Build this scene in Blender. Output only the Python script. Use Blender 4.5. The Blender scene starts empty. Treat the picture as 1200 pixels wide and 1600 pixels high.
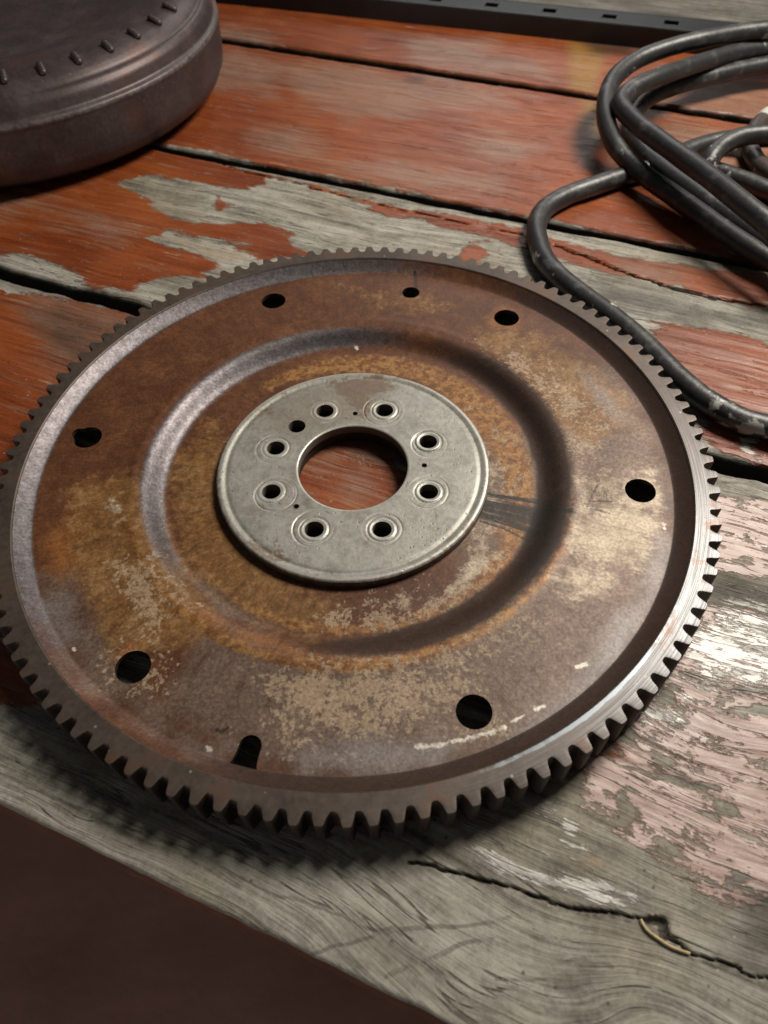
import bpy, math, random
import numpy as np
from mathutils import Vector, Matrix
random.seed(4); rng = np.random.default_rng(4)
C = bpy.context.scene.collection
sc = bpy.context.scene

# ------------------------------------------------------------------ camera
F_PX = 1178.45
CAM = np.array([0.0, -0.25453, 0.28736])
YAW, PITCH, ROLL = 0.05866, 0.92429, -0.04758
cy_, sy_ = math.cos(YAW), math.sin(YAW)
FW = np.array([sy_*math.cos(PITCH), cy_*math.cos(PITCH), -math.sin(PITCH)])
RT0 = np.array([cy_, -sy_, 0.0]); UP0 = np.cross(RT0, FW)
RT = math.cos(ROLL)*RT0 + math.sin(ROLL)*UP0
UP = -math.sin(ROLL)*RT0 + math.cos(ROLL)*UP0
cd = bpy.data.cameras.new('camera'); cam = bpy.data.objects.new('camera', cd); C.objects.link(cam)
cam.matrix_world = Matrix(((RT[0], UP[0], -FW[0], CAM[0]), (RT[1], UP[1], -FW[1], CAM[1]),
                           (RT[2], UP[2], -FW[2], CAM[2]), (0, 0, 0, 1)))
cd.sensor_fit = 'VERTICAL'; cd.sensor_height = 36; cd.sensor_width = 27; cd.lens = F_PX/1600*36
cd.clip_start = 0.01; cd.clip_end = 60
cd.dof.use_dof = True; cd.dof.focus_distance = 0.385; cd.dof.aperture_fstop = 11.5
sc.camera = cam

def P(px, z):
    """a measured point of the photograph -> where it lies on the level plane z (metres)"""
    px = np.atleast_2d(np.array(px, float))
    d = FW + ((px[:, 0]-600)/F_PX)[:, None]*RT - ((px[:, 1]-800)/F_PX)[:, None]*UP
    return CAM + d*((z-CAM[2])/d[:, 2])[:, None]

# ------------------------------------------------------------------ world and lamps
w = bpy.data.worlds.new('World'); sc.world = w; w.use_nodes = True
w.node_tree.nodes['Background'].inputs[0].default_value = (0.74, 0.72, 0.70, 1)
w.node_tree.nodes['Background'].inputs[1].default_value = 0.07
def area_lamp(name, loc, target, sx, sy, power, col):
    ld = bpy.data.lights.new(name, 'AREA'); ld.shape = 'RECTANGLE'; ld.size = sx; ld.size_y = sy
    ld.energy = power; ld.color = col
    o = bpy.data.objects.new(name, ld); C.objects.link(o); o.location = loc
    o.rotation_euler = (Vector(target)-Vector(loc)).to_track_quat('-Z', 'Y').to_euler()
    return o
area_lamp('key_lamp', (0.60, 0.34, 0.82), (0.03, 0.0, 0), 0.32, 0.36, 16.5, (1.0, 0.925, 0.82))
area_lamp('window_light', (0.5, 1.75, 0.95), (0.1, 0.2, 0), 0.7, 0.5, 4.2, (0.97, 0.97, 0.95))
area_lamp('floor_fill_lamp', (-1.3, -1.5, -0.06), (-0.1, -0.3, -0.75), 1.0, 0.3, 9.5, (1.0, 0.93, 0.86))  # invented fill lamp, set below tabletop height to brighten the floor
sc.view_settings.view_transform = 'Standard'; sc.view_settings.look = 'None'
sc.view_settings.exposure = 0; sc.view_settings.gamma = 1

# ------------------------------------------------------------------ helpers: objects
def tag(o, label=None, cat=None, group=None, kind=None):
    if label: o['label'] = label
    if cat: o['category'] = cat
    if group: o['group'] = group
    if kind: o['kind'] = kind
    return o
def empty(name, loc=(0, 0, 0), rz=0):
    o = bpy.data.objects.new(name, None); C.objects.link(o); o.location = loc; o.rotation_euler = (0, 0, rz)
    o.empty_display_size = 0.02; return o
def mesh(name, V, Fs, mat, parent=None, smooth=True, attrs=None, sharp=None):
    me = bpy.data.meshes.new(name)
    V = np.asarray(V, np.float32)
    if isinstance(Fs, np.ndarray) or (len(Fs) and not isinstance(Fs[0], (list, tuple, np.ndarray))):
        Fs = [Fs]
    groups = [np.asarray(f, np.int32) for f in Fs if len(f)] if len(Fs) and isinstance(Fs[0], np.ndarray) else None
    if groups is None:
        me.from_pydata(V.tolist(), [], [list(map(int, f)) for f in Fs])
    else:
        me.vertices.add(len(V)); me.vertices.foreach_set('co', V.ravel())
        nl = sum(g.size for g in groups); nf = sum(len(g) for g in groups)
        me.loops.add(nl); me.polygons.add(nf)
        me.loops.foreach_set('vertex_index', np.concatenate([g.ravel() for g in groups]))
        tot = np.concatenate([np.full(len(g), g.shape[1], np.int32) for g in groups])
        me.polygons.foreach_set('loop_start', np.concatenate([[0], np.cumsum(tot)[:-1]]).astype(np.int32))
        me.update(calc_edges=True)
    me.validate()
    me.polygons.foreach_set('use_smooth', np.full(len(me.polygons), smooth, bool))
    if attrs:
        for k, a in attrs.items():
            at = me.attributes.new(k, 'FLOAT', 'POINT'); at.data.foreach_set('value', np.asarray(a, np.float32))
    if sharp is not None:
        me.set_sharp_from_angle(angle=math.radians(sharp))
    if mat: me.materials.append(mat)
    o = bpy.data.objects.new(name, me); C.objects.link(o)
    if parent: o.parent = parent
    return o
def lathe(prof, n=128, a0=0.0, a1=2*math.pi):
    prof = np.array(prof); closed = abs(a1-a0-2*math.pi) < 1e-6
    th = np.linspace(a0, a1, n, endpoint=not closed)
    V = np.stack([np.outer(np.cos(th), prof[:, 0]), np.outer(np.sin(th), prof[:, 0]),
                  np.tile(prof[:, 1], (len(th), 1))], -1).reshape(-1, 3)
    m = len(prof); i = np.arange(n if closed else n-1); j = (i+1) % n; k = np.arange(m-1)
    a = i[:, None]*m+k; b = j[:, None]*m+k
    return V, np.stack([a, b, b+1, a+1], -1).reshape(-1, 4)
def box(x0, x1, y0, y1, z0, z1, b=0.0):
    V = [(x, y, z) for z in (z0, z1) for y in (y0, y1) for x in (x0, x1)]
    return V, [(0, 2, 3, 1), (4, 5, 7, 6), (0, 1, 5, 4), (2, 6, 7, 3), (0, 4, 6, 2), (1, 3, 7, 5)]
# value noise for relief and ragged edges
def vnoise(x, y, seed=0):
    def h(i, j):
        n = (i*374761393 + j*668265263 + seed*974711) & 0xffffffff
        n = ((n ^ (n >> 13))*1274126177) & 0xffffffff
        return ((n ^ (n >> 16)) & 0xffff)/65535.0
    xi = np.floor(x).astype(np.int64); yi = np.floor(y).astype(np.int64); fx = x-xi; fy = y-yi
    fx = fx*fx*(3-2*fx); fy = fy*fy*(3-2*fy)
    return (h(xi, yi)*(1-fx)+h(xi+1, yi)*fx)*(1-fy)+(h(xi, yi+1)*(1-fx)+h(xi+1, yi+1)*fx)*fy
def fbm(x, y, seed=0, oct=4):
    s = 0; a = 0.5
    for o in range(oct):
        s = s+a*vnoise(x*2**o, y*2**o, seed+o*7); a *= .5
    return s
# wear maps: regions measured on the photograph, as signed distance on the object's own plane
def poly_sd(X, Y, poly):
    d = np.full(X.shape, 1e9); ins = np.zeros(X.shape, bool); n = len(poly)
    for i in range(n):
        ax, ay = poly[i]; bx, by = poly[(i+1) % n]
        ex, ey = bx-ax, by-ay; wx, wy = X-ax, Y-ay
        t = np.clip((wx*ex+wy*ey)/(ex*ex+ey*ey+1e-18), 0, 1)
        d = np.minimum(d, np.hypot(wx-ex*t, wy-ey*t))
        c = ((ay <= Y) & (by > Y)) | ((by <= Y) & (ay > Y))
        xx = ax+(Y-ay)/(by-ay+1e-18)*ex
        ins ^= c & (X < xx)
    return np.where(ins, d, -d)
def seg_d(X, Y, pts):
    d = np.full(X.shape, 1e9)
    for (ax, ay), (bx, by) in zip(pts[:-1], pts[1:]):
        ex, ey = bx-ax, by-ay; wx, wy = X-ax, Y-ay
        t = np.clip((wx*ex+wy*ey)/(ex*ex+ey*ey+1e-18), 0, 1)
        d = np.minimum(d, np.hypot(wx-ex*t, wy-ey*t))
    return d
def region(X, Y, z, polys, soft=0.012):
    """0..1, 0.5 on the outline; union of the regions"""
    f = np.zeros(X.shape)
    for k, pl in enumerate(polys):
        s = 1.0
        if isinstance(pl, tuple) and isinstance(pl[0], (float, int)): s, pl = pl
        q = P(pl, z)[:, :2]
        f = np.maximum(f, s*np.clip(0.5+poly_sd(X, Y, q)/(2*soft), 0, 1))
    return f
def strokes(X, Y, z, lines):
    f = np.zeros(X.shape)
    for wid, pts in lines:
        d = seg_d(X, Y, P(pts, z)[:, :2]); f = np.maximum(f, np.clip(.5+(wid/2000.0-d)/.008, 0, 1))
    return f

# ------------------------------------------------------------------ helpers: shader nodes
class NT:
    def __init__(s, name):
        s.m = bpy.data.materials.new(name); s.m.use_nodes = True; s.t = s.m.node_tree; s.t.nodes.clear()
        s.out = s.t.nodes.new('ShaderNodeOutputMaterial'); s.b = s.t.nodes.new('ShaderNodeBsdfPrincipled')
        s.t.links.new(s.b.outputs[0], s.out.inputs[0]); s.tc = s.t.nodes.new('ShaderNodeTexCoord')
        s.co = s.tc.outputs['Object']
    def set(s, sock, v):
        if hasattr(v, 'is_output'): s.t.links.new(v, sock)
        else:
            if sock.type == 'RGBA' and isinstance(v, (tuple, list)) and len(v) == 3: v = (*v, 1)
            sock.default_value = v
    def bs(s, **k):
        names = dict(col='Base Color', rough='Roughness', metal='Metallic', spec='Specular IOR Level', normal='Normal',
                     coat='Coat Weight', coatr='Coat Roughness', aniso='Anisotropic', tangent='Tangent', sheen='Sheen Weight')
        for a, v in k.items(): s.set(s.b.inputs[names[a]], v)
    def math(s, op, a, b=0.5, c=None, clamp=False):
        n = s.t.nodes.new('ShaderNodeMath'); n.operation = op; n.use_clamp = clamp
        s.set(n.inputs[0], a); s.set(n.inputs[1], b)
        if c is not None: s.set(n.inputs[2], c)
        return n.outputs[0]
    def attr(s, name):
        n = s.t.nodes.new('ShaderNodeAttribute'); n.attribute_name = name; return n.outputs['Fac']
    def map(s, scale=(1, 1, 1), loc=(0, 0, 0), v=None, rz=0.0):
        n = s.t.nodes.new('ShaderNodeMapping'); s.set(n.inputs[0], s.co if v is None else v)
        n.inputs['Scale'].default_value = scale; n.inputs['Location'].default_value = loc; n.inputs['Rotation'].default_value = (0, 0, rz); return n.outputs[0]
    def noise(s, scale=1.0, detail=4, rough=0.55, v=None, dist=0.0):
        n = s.t.nodes.new('ShaderNodeTexNoise'); s.set(n.inputs['Vector'], s.co if v is None else v)
        n.inputs['Scale'].default_value = scale; n.inputs['Detail'].default_value = detail
        n.inputs['Roughness'].default_value = rough; n.inputs['Distortion'].default_value = dist
        return n.outputs[0]
    def voro(s, scale, v=None, feature='F1'):
        n = s.t.nodes.new('ShaderNodeTexVoronoi'); s.set(n.inputs['Vector'], s.co if v is None else v)
        n.inputs['Scale'].default_value = scale; n.feature = feature; return n.outputs[0]
    def step(s, x, lo, hi):
        n = s.t.nodes.new('ShaderNodeMapRange'); n.interpolation_type = 'SMOOTHSTEP'
        s.set(n.inputs[0], x); s.set(n.inputs[1], lo); s.set(n.inputs[2], hi); return n.outputs[0]
    def ramp(s, x, stops):
        n = s.t.nodes.new('ShaderNodeValToRGB'); s.set(n.inputs[0], x); e = n.color_ramp.elements
        while len(e) < len(stops): e.new(0.5)
        for el, (p, c) in zip(e, stops): el.position = p; el.color = (*c, 1)
        return n.outputs[0]
    def mix(s, f, a, b, mode='MIX'):
        n = s.t.nodes.new('ShaderNodeMix'); n.data_type = 'RGBA'; n.blend_type = mode
        s.set(n.inputs[0], f); s.set(n.inputs[6], a); s.set(n.inputs[7], b); return n.outputs[2]
    def lerp(s, f, a, b):
        n = s.t.nodes.new('ShaderNodeMix'); n.data_type = 'FLOAT'
        s.set(n.inputs[0], f); s.set(n.inputs[2], a); s.set(n.inputs[3], b); return n.outputs[0]
    def bump(s, h, strength=0.3, dist=0.001, normal=None):
        n = s.t.nodes.new('ShaderNodeBump'); n.inputs['Strength'].default_value = strength
        n.inputs['Distance'].default_value = dist; s.set(n.inputs['Height'], h)
        if normal is not None: s.set(n.inputs['Normal'], normal)
        return n.outputs[0]
    def wear(s, name, noise, amp, w=0.03, lim=0.5):
        """region map + noise, cut to a ragged edge"""
        a = s.attr(name)
        x = s.math('ADD', a, s.math('MULTIPLY', s.math('SUBTRACT', noise, 0.5), amp))
        return s.step(x, lim-w, lim+w)

# ------------------------------------------------------------------ materials: wood
def mat_wood():
    n = NT('weathered_painted_wood')
    sx = n.t.nodes.new('ShaderNodeVectorMath'); sx.operation = 'MULTIPLY_ADD'
    wn = n.t.nodes.new('ShaderNodeTexNoise'); n.set(wn.inputs['Vector'], n.map((7, 16, 10))); wn.inputs['Scale'].default_value = 1; wn.inputs['Detail'].default_value = 3
    n.set(sx.inputs[0], wn.outputs['Color']); sx.inputs[1].default_value = (.01, .022, 0); n.set(sx.inputs[2], n.co)
    cw = n.t.nodes.new('ShaderNodeCombineXYZ'); n.set(cw.inputs[1], n.attr('warp'))
    aw = n.t.nodes.new('ShaderNodeVectorMath'); n.set(aw.inputs[0], sx.outputs[0]); n.set(aw.inputs[1], cw.outputs[0])
    wc = aw.outputs[0]
    f1 = n.noise(1, 6, .62, n.map((6, 130, 40), v=wc)); f2 = n.noise(1, 6, .62, n.map((14, 420, 90), (3, 1, 0), wc)); f3 = n.noise(1, 4, .6, n.map((45, 1300, 200), (5, 2, 0), wc))
    iso = n.noise(70, 6, .68); fine = n.noise(480, 4, .65); big = n.noise(9, 4, .6)
    fib = n.math('ADD', n.math('MULTIPLY', f1, .45), n.math('ADD', n.math('MULTIPLY', f2, .35), n.math('MULTIPLY', f3, .20)))
    tone = n.math('ADD', n.math('MULTIPLY', fib, .66), n.math('ADD', n.math('MULTIPLY', iso, .22), n.math('MULTIPLY', fine, .12)))
    grey = n.ramp(tone, [(.38, (.050, .046, .038)), (.45, (.165, .154, .128)), (.52, (.31, .295, .252)), (.60, (.42, .40, .345)), (.70, (.52, .50, .44))])
    grey = n.mix(n.step(big, .42, .68), grey, n.mix(1.0, grey, (.74, .69, .60), 'MULTIPLY'))
    grey = n.mix(n.math('MULTIPLY', n.step(n.noise(1, 5, .65, n.map((16, 34, 10), (2, 9, 0), wc)), .47, .66), .6), grey, n.mix(1.0, grey, (.42, .39, .34), 'MULTIPLY'))
    ln = n.math('ABSOLUTE', n.math('SUBTRACT', n.noise(1, 3, .5, n.map((5, 95, 30), (8, 8, 0), wc)), .5))
    ln = n.math('MULTIPLY', n.step(ln, .011, .002), n.step(iso, .42, .56))
    grey = n.mix(n.math('MULTIPLY', ln, .75), grey, (.045, .038, .03))
    red = n.ramp(n.math('ADD', n.math('MULTIPLY', fib, .5), n.math('ADD', n.math('MULTIPLY', big, .35), n.math('MULTIPLY', fine, .15))),
                 [(.38, (.085, .018, .006)), (.47, (.165, .036, .009)), (.55, (.235, .058, .014)), (.66, (.30, .100, .030))])
    red = n.mix(n.math('MULTIPLY', n.step(n.noise(1, 6, .65, n.map((18, 150, 20), (7, 2, 1), wc)), .54, .70), .40), red, (.25, .155, .100))
    red = n.mix(n.math('MULTIPLY', n.step(n.noise(1, 5, .65, n.map((10, 60, 20), (1, 12, 1), wc)), .56, .68), .4), red, (.10, .035, .018))
    pink = n.ramp(n.math('ADD', n.math('MULTIPLY', tone, .7), n.math('MULTIPLY', big, .3)),
                  [(.38, (.15, .092, .076)), (.46, (.28, .185, .155)), (.54, (.39, .275, .24)), (.66, (.50, .39, .35))])
    pink = n.mix(n.math('MULTIPLY', n.step(n.noise(1, 6, .7, n.map((35, 190, 50), (0, 4, 9), wc)), .53, .66), .6), pink, (.58, .50, .46))
    pink = n.mix(n.math('MULTIPLY', ln, .8), pink, (.09, .06, .05))
    edge = n.math('ADD', n.math('MULTIPLY', n.noise(1, 7, .7, n.map((30, 100, 30), (2, 5, 0))), .62), n.math('ADD', n.math('MULTIPLY', n.noise(150, 6, .7), .24), n.math('MULTIPLY', f2, .14)))
    worn = n.step(n.math('ADD', n.math('MULTIPLY', f2, .5), n.math('MULTIPLY', n.noise(1, 6, .7, n.map((40, 130, 30), (6, 1, 0))), .5)), .565, .62)
    mr = n.math('MULTIPLY', n.wear('red', n.math('ADD', n.math('MULTIPLY', edge, .78), n.math('MULTIPLY', n.noise(1, 5, .75, n.map((90, 300, 60), (3, 3, 1), wc)), .22)), 1.7, .075), n.math('SUBTRACT', 1.0, n.math('MULTIPLY', worn, .42)))
    mp = n.math('MULTIPLY', n.wear('pink', n.math('ADD', n.math('MULTIPLY', edge, .55), n.math('MULTIPLY', n.noise(1, 6, .72, n.map((50, 210, 50), (4, 4, 0), wc)), .45)), 2.3, .05), n.math('SUBTRACT', 1.0, n.math('MULTIPLY', worn, .8)))
    flk = n.math('MULTIPLY', n.step(n.math('ADD', n.math('MULTIPLY', n.noise(1, 6, .72, n.map((24, 120, 30), (11, 3, 2), wc)), .65), n.math('MULTIPLY', n.noise(130, 5, .7), .35)), .535, .565), .85)
    mp = n.math('MULTIPLY', mp, n.math('SUBTRACT', 1.0, flk))
    mh = n.math('MULTIPLY', n.wear('haze', n.math('ADD', n.math('MULTIPLY', edge, .5), n.math('MULTIPLY', f2, .5)), 2.0, .30), .46)
    mw = n.wear('white', n.math('ADD', n.math('MULTIPLY', n.noise(1, 5, .72, n.map((90, 330, 60), (1, 8, 3))), .6), n.math('MULTIPLY', f3, .4)), 2.0, .06, .53)
    md = n.wear('dirt_shade', n.noise(1, 5, .65, n.map((18, 40, 10), (9, 1, 0))), .7, .33)
    col = n.mix(n.math('MULTIPLY', n.wear('tan', edge, .9, .12), .7), grey, (.36, .27, .17))
    col = n.mix(mp, col, pink)
    col = n.mix(mr, col, red)
    col = n.mix(mh, col, n.mix(.55, grey, (.23, .15, .105)))
    yl = n.math('MULTIPLY', n.wear('yellow', edge, .6, .3), .6)
    col = n.mix(yl, col, n.mix(fib, (.16, .11, .015), (.40, .32, .06)))
    col = n.mix(n.math('MULTIPLY', mw, .9), col, n.mix(fine, (.42, .40, .36), (.66, .64, .60)))
    col = n.mix(n.math('MULTIPLY', md, n.lerp(n.step(n.attr('dirt_shade'), 1.05, 1.5), .74, .97)), col, (.022, .018, .015))
    spk = n.step(n.voro(150), .10, .04)
    col = n.mix(n.math('MULTIPLY', spk, .5), col, (.48, .42, .33))
    spd = n.step(n.voro(95, n.map(loc=(.3, .1, 0))), .09, .04)
    col = n.mix(n.math('MULTIPLY', spd, .7), col, (.05, .035, .03))
    crk = n.step(n.math('ADD', n.attr('crack'), n.math('MULTIPLY', n.math('SUBTRACT', n.noise(500, 3, .6), .5), .06)), .485, .515)
    col = n.mix(n.math('MULTIPLY', crk, .72), col, (.018, .014, .011))
    chk = n.step(n.math('ADD', n.attr('check'), n.math('MULTIPLY', n.math('SUBTRACT', n.noise(400, 4, .65), .5), .16)), .46, .52)
    col = n.mix(n.math('MULTIPLY', n.math('MULTIPLY', chk, n.step(iso, .36, .56)), .5), col, (.03, .025, .02))
    painted = n.math('MAXIMUM', mr, mp)
    rough = n.lerp(painted, .74, n.lerp(n.noise(35, 5, .65), .24, .56))
    rough = n.lerp(mw, rough, .30)
    rough = n.math('ADD', rough, n.math('MULTIPLY', n.attr('dull'), .25), clamp=True)
    h = n.math('ADD', n.math('MULTIPLY', fib, 1.5), n.math('ADD', n.math('MULTIPLY', iso, .45), n.math('MULTIPLY', fine, .22)))
    h = n.lerp(painted, h, n.math('ADD', n.math('MULTIPLY', h, .24), 1.35))
    h = n.math('ADD', h, n.math('MULTIPLY', mw, .4))
    h = n.math('SUBTRACT', h, n.math('MULTIPLY', ln, .35))
    h = n.math('SUBTRACT', h, n.math('MULTIPLY', crk, .8))
    n.bs(col=col, rough=rough, spec=.42, normal=n.bump(h, .75, .0016))
    return n.m
def mat_flat(name, col, rough=.5, metal=0.0, var=.25, scale=60, bump=.1, bd=.0005):
    n = NT(name); v = n.noise(scale, 5, .6)
    n.bs(col=n.mix(n.step(v, .3, .7), tuple(c*(1-var) for c in col), tuple(min(1, c*(1+var)) for c in col)),
         rough=n.lerp(v, max(.05, rough-.1), min(1, rough+.12)), metal=metal, normal=n.bump(n.noise(scale*6, 4, .6), bump, bd))
    return n.m

# ------------------------------------------------------------------ materials: flywheel
def polar(n):
    x = n.t.nodes.new('ShaderNodeSeparateXYZ'); n.set(x.inputs[0], n.co)
    r = n.math('SQRT', n.math('ADD', n.math('MULTIPLY', x.outputs[0], x.outputs[0]), n.math('MULTIPLY', x.outputs[1], x.outputs[1])))
    a = n.math('ARCTAN2', x.outputs[1], x.outputs[0])
    return r, a
def mat_disc():
    n = NT('rusty_pressed_steel')
    g1 = n.noise(520, 5, .68); g2 = n.noise(230, 5, .65, n.map(loc=(1, 2, 3))); g3 = n.noise(90, 5, .62, n.map(loc=(4, 2, 0)))
    big = n.noise(22, 4, .6); med = n.noise(48, 5, .65, n.map(loc=(2, 2, 2)))
    base = n.ramp(n.math('ADD', n.math('MULTIPLY', med, .55), n.math('MULTIPLY', g2, .45)),
                  [(.32, (.050, .018, .008)), (.5, (.086, .031, .012)), (.66, (.130, .054, .021))])
    mauve = n.ramp(n.math('ADD', n.math('MULTIPLY', med, .4), n.math('MULTIPLY', g1, .6)),
                   [(.34, (.070, .044, .034)), (.5, (.125, .084, .064)), (.68, (.20, .145, .112))])
    mm = n.wear('mauve', med, .7, .22)
    col = n.mix(mm, base, mauve)
    gold = n.ramp(n.math('ADD', n.math('MULTIPLY', g2, .6), n.math('MULTIPLY', med, .4)),
                  [(.34, (.085, .035, .010)), (.5, (.165, .080, .024)), (.66, (.26, .155, .068))])
    mg = n.wear('gold', n.math('ADD', n.math('MULTIPLY', g2, .5), n.math('MULTIPLY', med, .5)), 1.1, .2)
    col = n.mix(n.math('MULTIPLY', mg, .9), col, gold)
    org = n.wear('orange', n.math('ADD', n.math('MULTIPLY', g3, .6), n.math('MULTIPLY', g1, .4)), .9, .25)
    col = n.mix(n.math('MULTIPLY', org, .8), col, n.mix(g2, (.15, .045, .010), (.30, .13, .035)))
    r_, a_ = polar(n); cb = n.t.nodes.new('ShaderNodeCombineXYZ'); n.set(cb.inputs[0], n.math('MULTIPLY', a_, 26.0)); n.set(cb.inputs[1], n.math('MULTIPLY', r_, 40.0))
    rad = n.noise(1, 5, .65, cb.outputs[0])
    cb2 = n.t.nodes.new('ShaderNodeCombineXYZ'); n.set(cb2.inputs[0], n.math('MULTIPLY', a_, 150.0)); n.set(cb2.inputs[1], n.math('MULTIPLY', r_, 45.0))
    rad2 = n.noise(1, 5, .65, cb2.outputs[0])
    col = n.mix(n.math('MULTIPLY', n.step(rad, .50, .68), .45), col, (.045, .019, .009))
    halo = n.math('ADD', n.attr('halo'), n.math('MULTIPLY', n.math('SUBTRACT', n.math('ADD', n.math('MULTIPLY', rad, .5), n.math('MULTIPLY', g3, .5)), .5), 1.2))
    col = n.mix(n.math('MULTIPLY', n.step(halo, .32, .72), .8), col, n.mix(n.step(g2, .38, .62), (.13, .048, .011), (.30, .155, .050)))
    # light flaking scale: sharp speckled patches
    sp = n.math('ADD', n.math('MULTIPLY', g2, .55), n.math('MULTIPLY', g3, .45))
    tan = n.ramp(n.math('ADD', n.math('MULTIPLY', g1, .6), n.math('MULTIPLY', med, .4)),
                 [(.34, (.20, .135, .078)), (.55, (.30, .22, .145)), (.72, (.40, .31, .22))])
    sp = n.math('ADD', n.math('MULTIPLY', n.noise(330, 5, .7, n.map(loc=(7, 1, 0))), .62), n.math('MULTIPLY', g3, .38))
    mt = n.wear('tan', sp, 3.0, .09, .56)
    col = n.mix(n.math('MULTIPLY', mt, .88), col, tan)
    pale = n.ramp(n.math('ADD', n.math('MULTIPLY', g3, .5), n.math('MULTIPLY', med, .5)),
                  [(.3, (.23, .18, .13)), (.5, (.37, .305, .225)), (.7, (.48, .41, .32))])
    rot = n.t.nodes.new('ShaderNodeVectorRotate'); rot.rotation_type = 'Z_AXIS'; n.set(rot.inputs['Vector'], n.co); rot.inputs['Angle'].default_value = .42
    brush = n.noise(1, 6, .65, n.map((22, 420, 1), v=rot.outputs[0]))
    pale = n.mix(n.math('MULTIPLY', n.step(brush, .50, .66), .55), pale, (.15, .115, .085))
    mpale = n.wear('pale', n.math('ADD', n.math('MULTIPLY', g3, .4), n.math('ADD', n.math('MULTIPLY', g2, .3), n.math('MULTIPLY', brush, .3))), 2.0, .14)
    col = n.mix(n.math('MULTIPLY', mpale, .9), col, pale)
    mst = n.wear('steel', med, .6, .3)
    col = n.mix(n.math('MULTIPLY', mst, .8), col, n.mix(g2, (.13, .115, .11), (.24, .22, .22)))
    dk = n.step(n.voro(170, n.map(loc=(.5, .2, 0))), .10, .05)
    col = n.mix(n.math('MULTIPLY', dk, .55), col, (.05, .028, .018))
    # pressed slopes: cleaner, smoother metal
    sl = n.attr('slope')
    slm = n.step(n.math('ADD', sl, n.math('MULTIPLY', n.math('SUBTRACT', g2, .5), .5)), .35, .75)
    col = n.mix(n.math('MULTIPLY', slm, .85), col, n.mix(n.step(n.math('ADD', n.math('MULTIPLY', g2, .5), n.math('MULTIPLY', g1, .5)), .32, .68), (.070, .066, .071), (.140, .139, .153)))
    rs = n.wear('rust_shade', g3, .5, .2)
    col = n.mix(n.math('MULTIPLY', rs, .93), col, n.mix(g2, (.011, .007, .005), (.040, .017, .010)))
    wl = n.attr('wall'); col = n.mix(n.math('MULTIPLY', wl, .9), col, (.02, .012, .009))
    scr = n.math('MULTIPLY', n.wear('scratch_glint', n.noise(420, 4, .7), .55, .06), .8)
    col = n.mix(scr, col, (.60, .57, .50))
    ink = n.math('MAXIMUM', n.math('MULTIPLY', n.wear('ink', n.noise(600, 4, .65), .22, .05), .8), n.math('MULTIPLY', n.wear('grease', n.noise(1, 4, .6, n.map((60, 300, 100))), .9, .3), .75))
    smr = n.math('MULTIPLY', n.step(n.math('ADD', n.attr('smear'), n.math('MULTIPLY', n.math('SUBTRACT', rad2, .5), 1.3)), .42, .56), .96)
    ink = n.math('MAXIMUM', ink, smr)
    col = n.mix(ink, col, (.016, .013, .011))
    grain = n.mix(n.step(n.noise(760, 3, .6), .34, .66), (.80, .78, .76), (1.20, 1.20, 1.20))
    col = n.mix(1.0, col, grain, 'MULTIPLY')
    metal = n.math('ADD', n.math('MULTIPLY', slm, .75), n.math('MULTIPLY', n.math('MAXIMUM', mst, mm), .22), clamp=True)
    metal = n.math('MULTIPLY', metal, n.math('SUBTRACT', 1.0, n.math('MAXIMUM', rs, mt)))
    rough = n.lerp(slm, n.lerp(g2, .40, .58), n.lerp(g2, .50, .42))
    rough = n.lerp(mpale, rough, .52); rough = n.lerp(mst, rough, .46)
    rough = n.lerp(rs, rough, .72)
    h = n.math('ADD', n.math('MULTIPLY', g1, .5), n.math('MULTIPLY', mt, .5))
    h = n.math('ADD', h, n.math('MULTIPLY', g2, .5))
    n.bs(col=col, rough=rough, metal=metal, spec=.36, normal=n.bump(h, .30, .0005))
    return n.m
def mat_ring():
    n = NT('dark_gear_steel'); r, a = polar(n)
    cmb = n.t.nodes.new('ShaderNodeCombineXYZ'); n.set(cmb.inputs[0], n.math('MULTIPLY', r, 2600.0)); n.set(cmb.inputs[1], n.math('MULTIPLY', a, 3.5))
    lines = n.noise(1, 4, .6, cmb.outputs[0])
    g = n.noise(300, 5, .65); m = n.noise(45, 5, .6)
    fr = n.attr('fresh')
    col = n.ramp(n.math('ADD', n.math('MULTIPLY', g, .4), n.math('MULTIPLY', m, .6)),
                 [(.3, (.044, .031, .025)), (.5, (.078, .059, .048)), (.7, (.125, .100, .085))])
    col = n.mix(fr, col, n.mix(n.step(lines, .36, .64), (.058, .058, .058), (.19, .192, .198)))
    rust = n.step(n.math('ADD', m, n.math('MULTIPLY', g, .35)), .70, .84)
    col = n.mix(n.math('MULTIPLY', rust, .6), col, (.10, .045, .022))
    blue_glint = n.math('MULTIPLY', n.wear('blue_glint', n.noise(1, 4, .6, n.map((150, 150, 150))), 1.2, .15), .4)
    col = n.mix(blue_glint, col, (.36, .44, .50))
    nick = n.step(n.voro(120, n.map(loc=(.2, .7, 0))), .09, .04)
    col = n.mix(n.math('MULTIPLY', nick, .6), col, (.35, .33, .30))
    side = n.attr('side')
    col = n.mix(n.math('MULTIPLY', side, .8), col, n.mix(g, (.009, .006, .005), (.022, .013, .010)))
    n.bs(col=col, rough=n.lerp(fr, n.lerp(g, .44, .62), n.lerp(lines, .36, .50)), metal=n.lerp(fr, .5, .8),
         normal=n.bump(n.lerp(fr, n.math('MULTIPLY', g, .5), n.math('MULTIPLY', lines, .8)), .3, .0004))
    return n.m
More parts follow.
